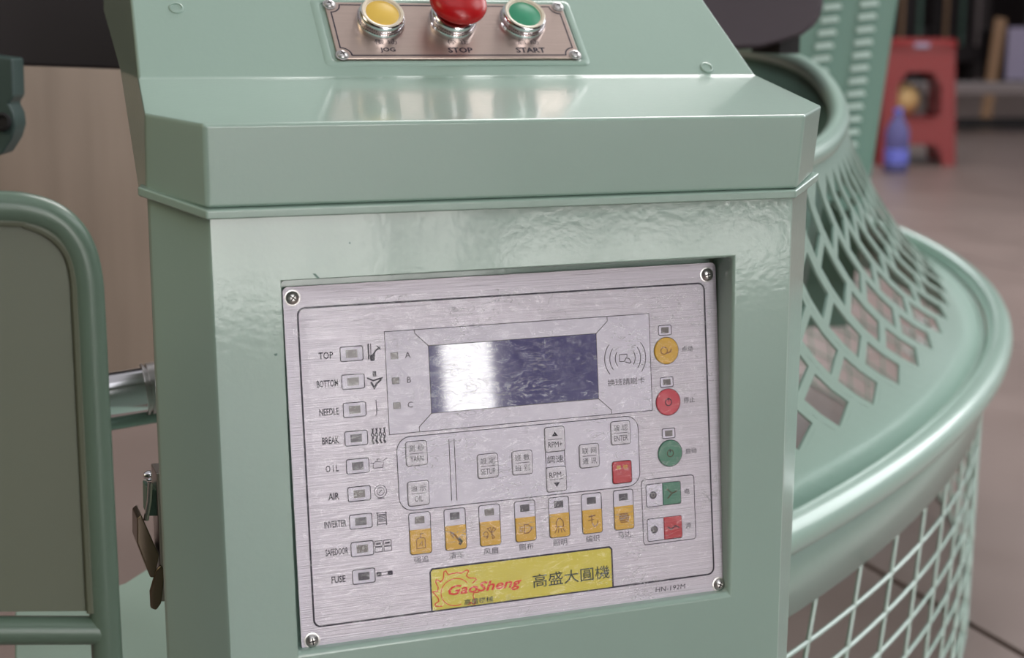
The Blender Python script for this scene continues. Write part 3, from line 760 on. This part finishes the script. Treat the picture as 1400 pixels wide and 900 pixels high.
# skirt under the lower rail: plain band and open grid
def skp(a, z, dr=0): return Vector((C.x+(RR-.016+dr)*cos(radians(a)), C.y+(RR-.016+dr)*sin(radians(a)), z))
m = MB(); NA = 80; A1 = PH1
ang = [PH0+.3+(A1-PH0)*i/NA for i in range(NA+1)]
zb = .272
m.add([skp(a, z) for z in (ZG-.017, zb) for a in ang], [[i, i+1, NA+1+i+1, NA+1+i] for i in range(NA)], GREEN_SOFT)
gp(m.build('skirt_band', smooth=True, solid=.004))
m = MB(); pitch = 2.3; z_ = zb
for r_ in range(1, 10):
    z = zb-.0335*r_
    if z < .004: break
    m.tube([skp(a, z) for a in ang], .0021, GREEN_SOFT, 6)
a = PH0+.5-6
while a < A1+2:
    pts = [(a+(zb-z)*-8.0, z) for z in [zb-q*zb/12 for q in range(13)]]
    pts = [skp(max(PH0+.3, aa), z) for aa, z in pts if aa > PH0]
    if len(pts) > 1 and a < A1: m.tube(pts, .0021, GREEN_SOFT, 6)
    a += pitch
gp(m.build('skirt_grid', smooth=True))

# ------------------------------------------------------------ louvred column behind the guard
colm = empty('louvred_column', 'tall green tapering machine column with two rows of pale louvres', 'machine column')
c0 = at_d(1150, 110, 2.62); nrm = Vector((-FW.x, -FW.y, 0)).normalized(); colm.location = (c0.x, c0.y, 0)
cxr = Vector((nrm.y*-1, nrm.x, 0))*1
if cxr.dot(RT) < 0: cxr = -cxr
CM = Matrix(((cxr.x, nrm.x*-1, 0, 0), (cxr.y, nrm.y*-1, 0, 0), (0, 0, 1, 0), (0, 0, 0, 1)))
def on_col(u, v):
    d = ray(u, v); t = (c0-EYE).dot(nrm)/d.dot(nrm); p = EYE+d*t; return ((p-colm.location).dot(cxr), p.z)
e1 = on_col(1228, 0); e2 = on_col(1192, 235); sl = (e1[0]-e2[0])/(e1[1]-e2[1])
def xe(z): return e2[0]+(z-e2[1])*sl
zt = 1.25; zbm = .20; m = MB()
outl = [(-.19, zbm), (xe(zbm), zbm), (xe(zt), zt), (-.19, zt)]
m.add([(x, y, z) for y in (0, .05) for x, z in outl], [(0, 1, 2, 3), (7, 6, 5, 4), (0, 4, 5, 1), (1, 5, 6, 2), (2, 6, 7, 3), (3, 7, 4, 0)], mat('column_green', srgb(112, 146, 134), .42, vary=.03), CM)
m.box(-.19, -.10, 0, .05, 0, zbm, GREEN_DARK, CM)
cs = m.build('column_shell', bevel=.004, seg=2); cs.parent = colm
LOUV = mat('pale_louvre', srgb(206, 224, 218), .4)
lv = None
for (ua, va, ub, vb, nn) in ((1190, -12, 1156, 216, 14), (1141, -8, 1115, 116, 8)):
    for i in range(nn):
        f = i/(nn-1); x, z = on_col(ua+(ub-ua)*f, va+(vb-va)*f)
        if lv is None:
            q = MB(); wv = .0155
            q.add([(-wv, -.001, -.0045), (wv, -.001, -.0045), (wv, -.012, -.0030), (-wv, -.012, -.0030), (-wv*.9, -.001, .0055), (wv*.9, -.001, .0055)],
                  [(0, 1, 2, 3), (3, 2, 5, 4), (0, 3, 4), (1, 5, 2), (0, 4, 5, 1)], LOUV)
            lv = q.build('louvre', bevel=.001, seg=2); o = lv
        else: o = lv.copy(); COL.objects.link(o)
        o.parent = colm; o.matrix_parent_inverse = Matrix.Identity(4)
        o.matrix_basis = CM @ Matrix.Translation((x, 0, z)) @ Matrix.Rotation(radians(-7), 4, 'Y')

# ------------------------------------------------------------ dark housings of the machine above
def slab_obj(name, pts, D, depth, ma, bev, smooth=True):
    """a solid whose front outline was measured on a plane facing the camera at distance D"""
    q = [at_d(u, v, D) for u, v in pts]; n = len(q); back = Vector((FW.x, FW.y, 0)).normalized()*depth
    mm = MB(); mm.add([tuple(p) for p in q]+[tuple(p+back) for p in q], [list(range(n)), list(range(2*n-1, n-1, -1))]+[[i, n+i, n+(i+1) % n, (i+1) % n] for i in range(n)], ma)
    o = mm.build(name, bevel=bev, seg=3)
    bm = bmesh.new(); bm.from_mesh(o.data); bmesh.ops.recalc_face_normals(bm, faces=bm.faces); bm.to_mesh(o.data); bm.free()
    return o
hs = slab_obj('machine_housing', [(905, -90), (905, 60), (1000, 68), (1040, 66), (1070, 58), (1098, 48), (1114, 36), (1123, 22), (1127, 0), (1129, -90)], 1.62, .28, mat('plum_black_housing', srgb(74, 64, 72), .55, vary=.1), .006)
tag(hs, 'rounded dark plum machine housing above the guard rim, right of the lid', 'machine housing')
m = MB(); p = at_d(1073, 68, 1.68); m.box(p.x-.012, p.x+.012, p.y-.01, p.y+.05, p.z-.004, p.z+.02, RUBBER); o = m.build('foot'); o.parent = hs
bmb = slab_obj('machine_beam', [(-420, -330), (-420, 80), (0, 89), (166, 95), (170, -330)], 1.33, .20, BLACKP, .003)
tag(bmb, 'broad black machine beam at upper left behind the lid', 'machine beam')
# wood veneer board behind
wbz = 2.9; a = at_y(-420, 400, wbz); b = at_y(232, 400, wbz)
m = MB(); m.box(a.x, b.x, wbz, wbz+.04, .0, 1.3, WOOD); wb_ = m.build('veneer_board', bevel=.002, seg=1); tag(wb_, 'upright pale wood-grain board behind the gate at left', 'board')

# dark green lug at the left edge
m = MB(); Dl = 1.5
p = lambda u, v: at_d(u, v, Dl)
m = MB(); pts = [(-60, 80), (18, 80), (18, 140), (-60, 140)]
lug = slab_obj('machine_bracket', [(-60, 70), (17, 80), (19, 132), (12, 142), (19, 156), (21, 172), (16, 190), (2, 212), (-60, 222)], 1.25, .03, mat('murky_green_enamel', srgb(62, 80, 76), .45), .002)
tag(lug, 'dark green bracket with a bolt hole at the far left edge', 'bracket')
q = at_d(3, 167, 1.248); m = MB(); m.lathe([(.0075, 0), (.0075, .002), (.0052, .003), (.0050, .0005), (0, .0005)], RUBBER, Matrix.Translation(q) @ (-FW).to_track_quat('Z', 'Y').to_matrix().to_4x4(), 20); o = m.build('bolt_hole', smooth=True); o.parent = lug

# chrome rollers between gate and cabinet
ra = at_y(60, 555, 1.12); rb = at_y(207, 531, 1.12)
m = MB(); m.tube([ra, ra+(rb-ra)*.93], .0165, CHROME, 24); m.tube([ra+(rb-ra)*.93, ra+(rb-ra)*.95], .0185, STEEL, 24); m.tube([ra+(rb-ra)*.95, ra+(rb-ra)*.975], .0165, STEEL, 24); m.tube([ra+(rb-ra)*.975, rb+(rb-ra)*.5], .0185, STEEL, 24)
rol = m.build('chrome_roller', smooth=True); tag(rol, 'shiny chrome roller between the gate and the cabinet, the thicker upper one', 'roller')
m = MB(); d_ = Vector((0, .01, -.0235)); m.tube([ra+d_, rb+(rb-ra)*.5+d_], .0052, mat('pale_green_metal', srgb(150, 176, 166), .25, .3), 16); m.build('guide_rod', smooth=True)
tag(bpy.data.objects['guide_rod'], 'thin pale green rod just under the chrome roller', 'rod')
# machine base shelf lower left
m = MB(); q = [at_z(u, v, .315) for u, v in ((20, 835), (120, 812), (170, 797), (212, 770), (262, 752))]
q2 = [at_z(u, v, .315) for u, v in ((250, 915), (185, 905), (120, 960), (20, 990))]
pts = [(p_.x, p_.y) for p_ in q+q2]
m.prism(pts[::-1], .300, .315, GREEN_SOFT); m.box(pts[1][0], pts[4][0]-.01, max(p_[1] for p_ in pts)-.10, max(p_[1] for p_ in pts)-.04, 0, .30, GREEN_DARK)
sh = m.build('machine_shelf', bevel=.002, seg=2); tag(sh, 'low pale green machine shelf left of the cabinet foot', 'machine shelf')

# ------------------------------------------------------------ safety gate on the left
gate = empty('safety_gate', 'olive green tube-framed sheet metal gate at far left', 'gate', (-.06, .80, 0))
GT = Matrix.Translation((.06, -.80, 0)); GY = .80
def g3(u, v, dy=0): p = at_y(u, v, GY); return Vector((p.x, GY+dy, p.z))
tl_, rad = [], .0074
path = [g3(-330, 282), g3(-120, 282), g3(0, 283), g3(40, 287), g3(70, 297), g3(93, 315), g3(109, 341), g3(118, 375), g3(122, 420)]
lowr = g3(147, 905); path += [path[-1]+(lowr-path[-1])*f for f in (.25, .5, .75, 1)]
path += [Vector((lowr.x+.004, GY, .004))]
sm = [catmull(path, q/100) for q in range(101)]
m = MB(); m.tube(sm, .0079, GATE_GREEN, 18); fo = m.build('frame_tube', smooth=True); fo.parent = gate; fo.matrix_parent_inverse = GT
m = MB(); m.tube([g3(-330, 862), g3(140, 862)], .0074, GATE_GREEN, 16); fo = m.build('crossbar', smooth=True); fo.parent = gate; fo.matrix_parent_inverse = GT
m = MB(); m.tube([g3(-330, 282), Vector((g3(-330, 862).x, GY, .004))], .0079, GATE_GREEN, 16); fo = m.build('frame_post', smooth=True); fo.parent = gate; fo.matrix_parent_inverse = GT
inner = [g3(-330, 300), g3(0, 302), g3(36, 306), g3(62, 316), g3(82, 332), g3(95, 352), g3(102, 385), g3(105, 440), g3(124, 835), g3(-330, 838)]
m = MB(); n = len(inner); m.add([(p_.x, GY-.001, p_.z) for p_ in inner]+[(p_.x, GY+.003, p_.z) for p_ in inner], [list(range(n)), list(range(2*n-1, n-1, -1))]+[[i, n+i, n+(i+1) % n, (i+1) % n] for i in range(n)], GATE_SHEET)
fo = m.build('infill_sheet'); fo.parent = gate; fo.matrix_parent_inverse = GT
m = MB(); cp = [catmull(inner[:9], q/60) for q in range(61)]; m.tube([Vector((p_.x, GY-.003, p_.z)) for p_ in cp], .0024, GATE_SHEET, 8); fo = m.build('weld_bead', smooth=True); fo.parent = gate; fo.matrix_parent_inverse = GT

# ------------------------------------------------------------ red stool and bottle
st_b = at_z(1243, 222, 0); ang_ = atan2(st_b.x, st_b.y)
stool = empty('plastic_stool', 'red square plastic stool with cut-out sides, standing on the floor beyond the guard', 'stool', (st_b.x, st_b.y, 0), -ang_+radians(10))
hh = .62; wt, wbo = .160, .190
def side_panel():
    outer = [(-wbo, 0), (-wbo*.66, 0), (-wbo*.60, .07), (-wbo*.42, .105), (wbo*.42, .105), (wbo*.60, .07), (wbo*.66, 0), (wbo, 0), (wt, hh-.03), (-wt, hh-.03)]
    hole = [(-.075, .22), (-.105, .26), (-.105, .39), (-.06, .46), (.06, .46), (.105, .39), (.105, .26), (.075, .22)]
    tri = tessellate_polygon([[Vector((x, z, 0)) for x, z in outer], [Vector((x, z, 0)) for x, z in hole]])
    pts = outer+hole
    return [(x, -(wbo+(wt-wbo)*z/(hh-.03)), z) for x, z in pts], [list(t) for t in tri]
for r_ in range(4):
    m = MB(); v_, f_ = side_panel(); m.add(v_, f_, STOOLRED, Matrix.Rotation(pi/2*r_, 4, 'Z')); o = m.build('side_panel', solid=.007); o.parent = stool
m = MB(); m.prism(rrect(-.175, .175, -.175, .175, .03), hh-.045, hh, STOOLRED, cham=.012); o = m.build('stool_seat', smooth=True, angle=30); o.parent = stool
m = MB(); m.box(-.035, .035, -.1775, -.1745, hh-.040, hh-.018, PAPER); o = m.build('sticker'); o.parent = stool
ball = MB(); ball.lathe([(0, 0)]+[(.085*sin(pi*q/14), .085*(1-cos(pi*q/14))) for q in range(1, 14)]+[(0, .17)], CARD, seg=24)
# a yarn cone resting inside the stool on its own little board
inn = MB(); inn.box(-.175, .175, -.175, .175, .225, .235, STOOLRED); o = inn.build('inner_shelf'); o.parent = stool
bo = ball.build('yarn_ball', smooth=True); bo.matrix_world = stool.matrix_basis @ Matrix.Translation((-.055, -.03, .236)) if False else Matrix.Translation((0, 0, 0))
bpy.context.view_layer.update()
bo.matrix_world = stool.matrix_world @ Matrix.Translation((-.06, -.04, .236)); tag(bo, 'round yellowish ball seen through the red stool cut-out', 'ball')

bp_ = at_z(1224, 236, 0)
bot = empty('water_bottle', 'clear bluish plastic drink bottle on the floor in front of the red stool', 'bottle', (bp_.x, bp_.y, 0))
m = MB(); m.lathe([(.001, .002), (.050, .0), (.056, .012), (.056, .10), (.052, .115), (.056, .13), (.055, .19), (.044, .225), (.022, .262), (.019, .285)], BOTTLEM, seg=28); o = m.build('bottle_shell', smooth=True, solid=.002); o.parent = bot
m = MB(); m.lathe([(.0568, .045), (.0575, .05), (.0575, .105), (.0568, .11)], LABELB, seg=28); o = m.build('bottle_label', smooth=True); o.parent = bot
m = MB(); m.lathe([(.021, .282), (.021, .30), (.018, .303), (0, .303)], LABELB, seg=20); o = m.build('bottle_cap', smooth=True); o.parent = bot

# ------------------------------------------------------------ things far back on the right
def far(u, Y): p = at_y(u, 150, Y); return p.x
# a dark machine row
for i, (u0, u1, Y, z1) in enumerate(((1185, 1262, 13.0, 2.6), (1270, 1340, 13.6, 2.4), (1392, 1500, 13.2, 2.8))):
    x0, x1 = far(u0, Y), far(u1, Y); t = empty('knitting_machine', ['dark machine far back directly above the red stool', 'middle dark machine far back, between its two neighbours', 'dark machine far back at the upper right corner'][i], 'machine', ((x0+x1)/2, Y, 0), 0, 'dark machines far back')
    m = MB(); hw = (x1-x0)/2
    m.box(-hw, hw, 0, .8, .28, .62, DARKM); m.box(-hw*.8, hw*.8, .1, .7, .62, z1, DARKM); o = m.build('machine_frame', bevel=.02, seg=2); o.parent = t
    for s_ in (-1, 1):
        m = MB(); m.box(s_*hw*.8-.05, s_*hw*.8+.05, .1, .7, 0, .28, DARKM); o = m.build('leg'); o.parent = t
    for q in range(3):
        m = MB(); x = -hw+.12+q*(2*hw-.24)/2; m.tube([(x, -.03, .45), (x, -.03, z1)], .02, [GREYMET, TAN, GREEN_DARK][(q+i) % 3], 8); o = m.build('post', smooth=True); o.parent = t
x = at_z(1352, 100, .35)
# tan plank and lilac sheet leaning, low trolley
Yp = 9.5
a_ = at_y(1352, 92, Yp); b_ = at_y(1366, 30, Yp)
m = MB(); m.box(-.045, .045, -.012, .012, 0, b_.z+.03, TAN); o = m.build('wooden_batten', bevel=.003, seg=1); o.location = (a_.x, Yp, 0); o.rotation_euler = (0, radians(6), 0); tag(o, 'tan wooden batten leaning upright at the right edge, far back', 'batten')
a_ = at_y(1384, 70, Yp)
m = MB(); m.box(-.12, .12, -.01, .01, -.2, .17, PAPER); o = m.build('lilac_sheet'); o.location = (a_.x, Yp-.1, a_.z); tag(o, 'pale lilac sheet standing near the right edge, far back', 'sheet')
tro = empty('flat_trolley', 'low grey trolley with dark rails on the floor at the right edge, behind the stool', 'trolley', tuple(at_z(1385, 176, 0).xy)+(0,), -.25)
m = MB(); m.box(-.75, .75, -.30, .30, .24, .30, GREYMET); o = m.build('trolley_deck', bevel=.004, seg=1); o.parent = tro
m = MB(); m.box(-.85, .85, -.33, -.27, .03, .09, RUBBER); o = m.build('trolley_rail', bevel=.004, seg=1); o.parent = tro
for x_ in (-.65, .65):
    m = MB(); m.box(x_-.025, x_+.025, -.33, -.28, .0, .55, GREYMET); o = m.build('post'); o.parent = tro
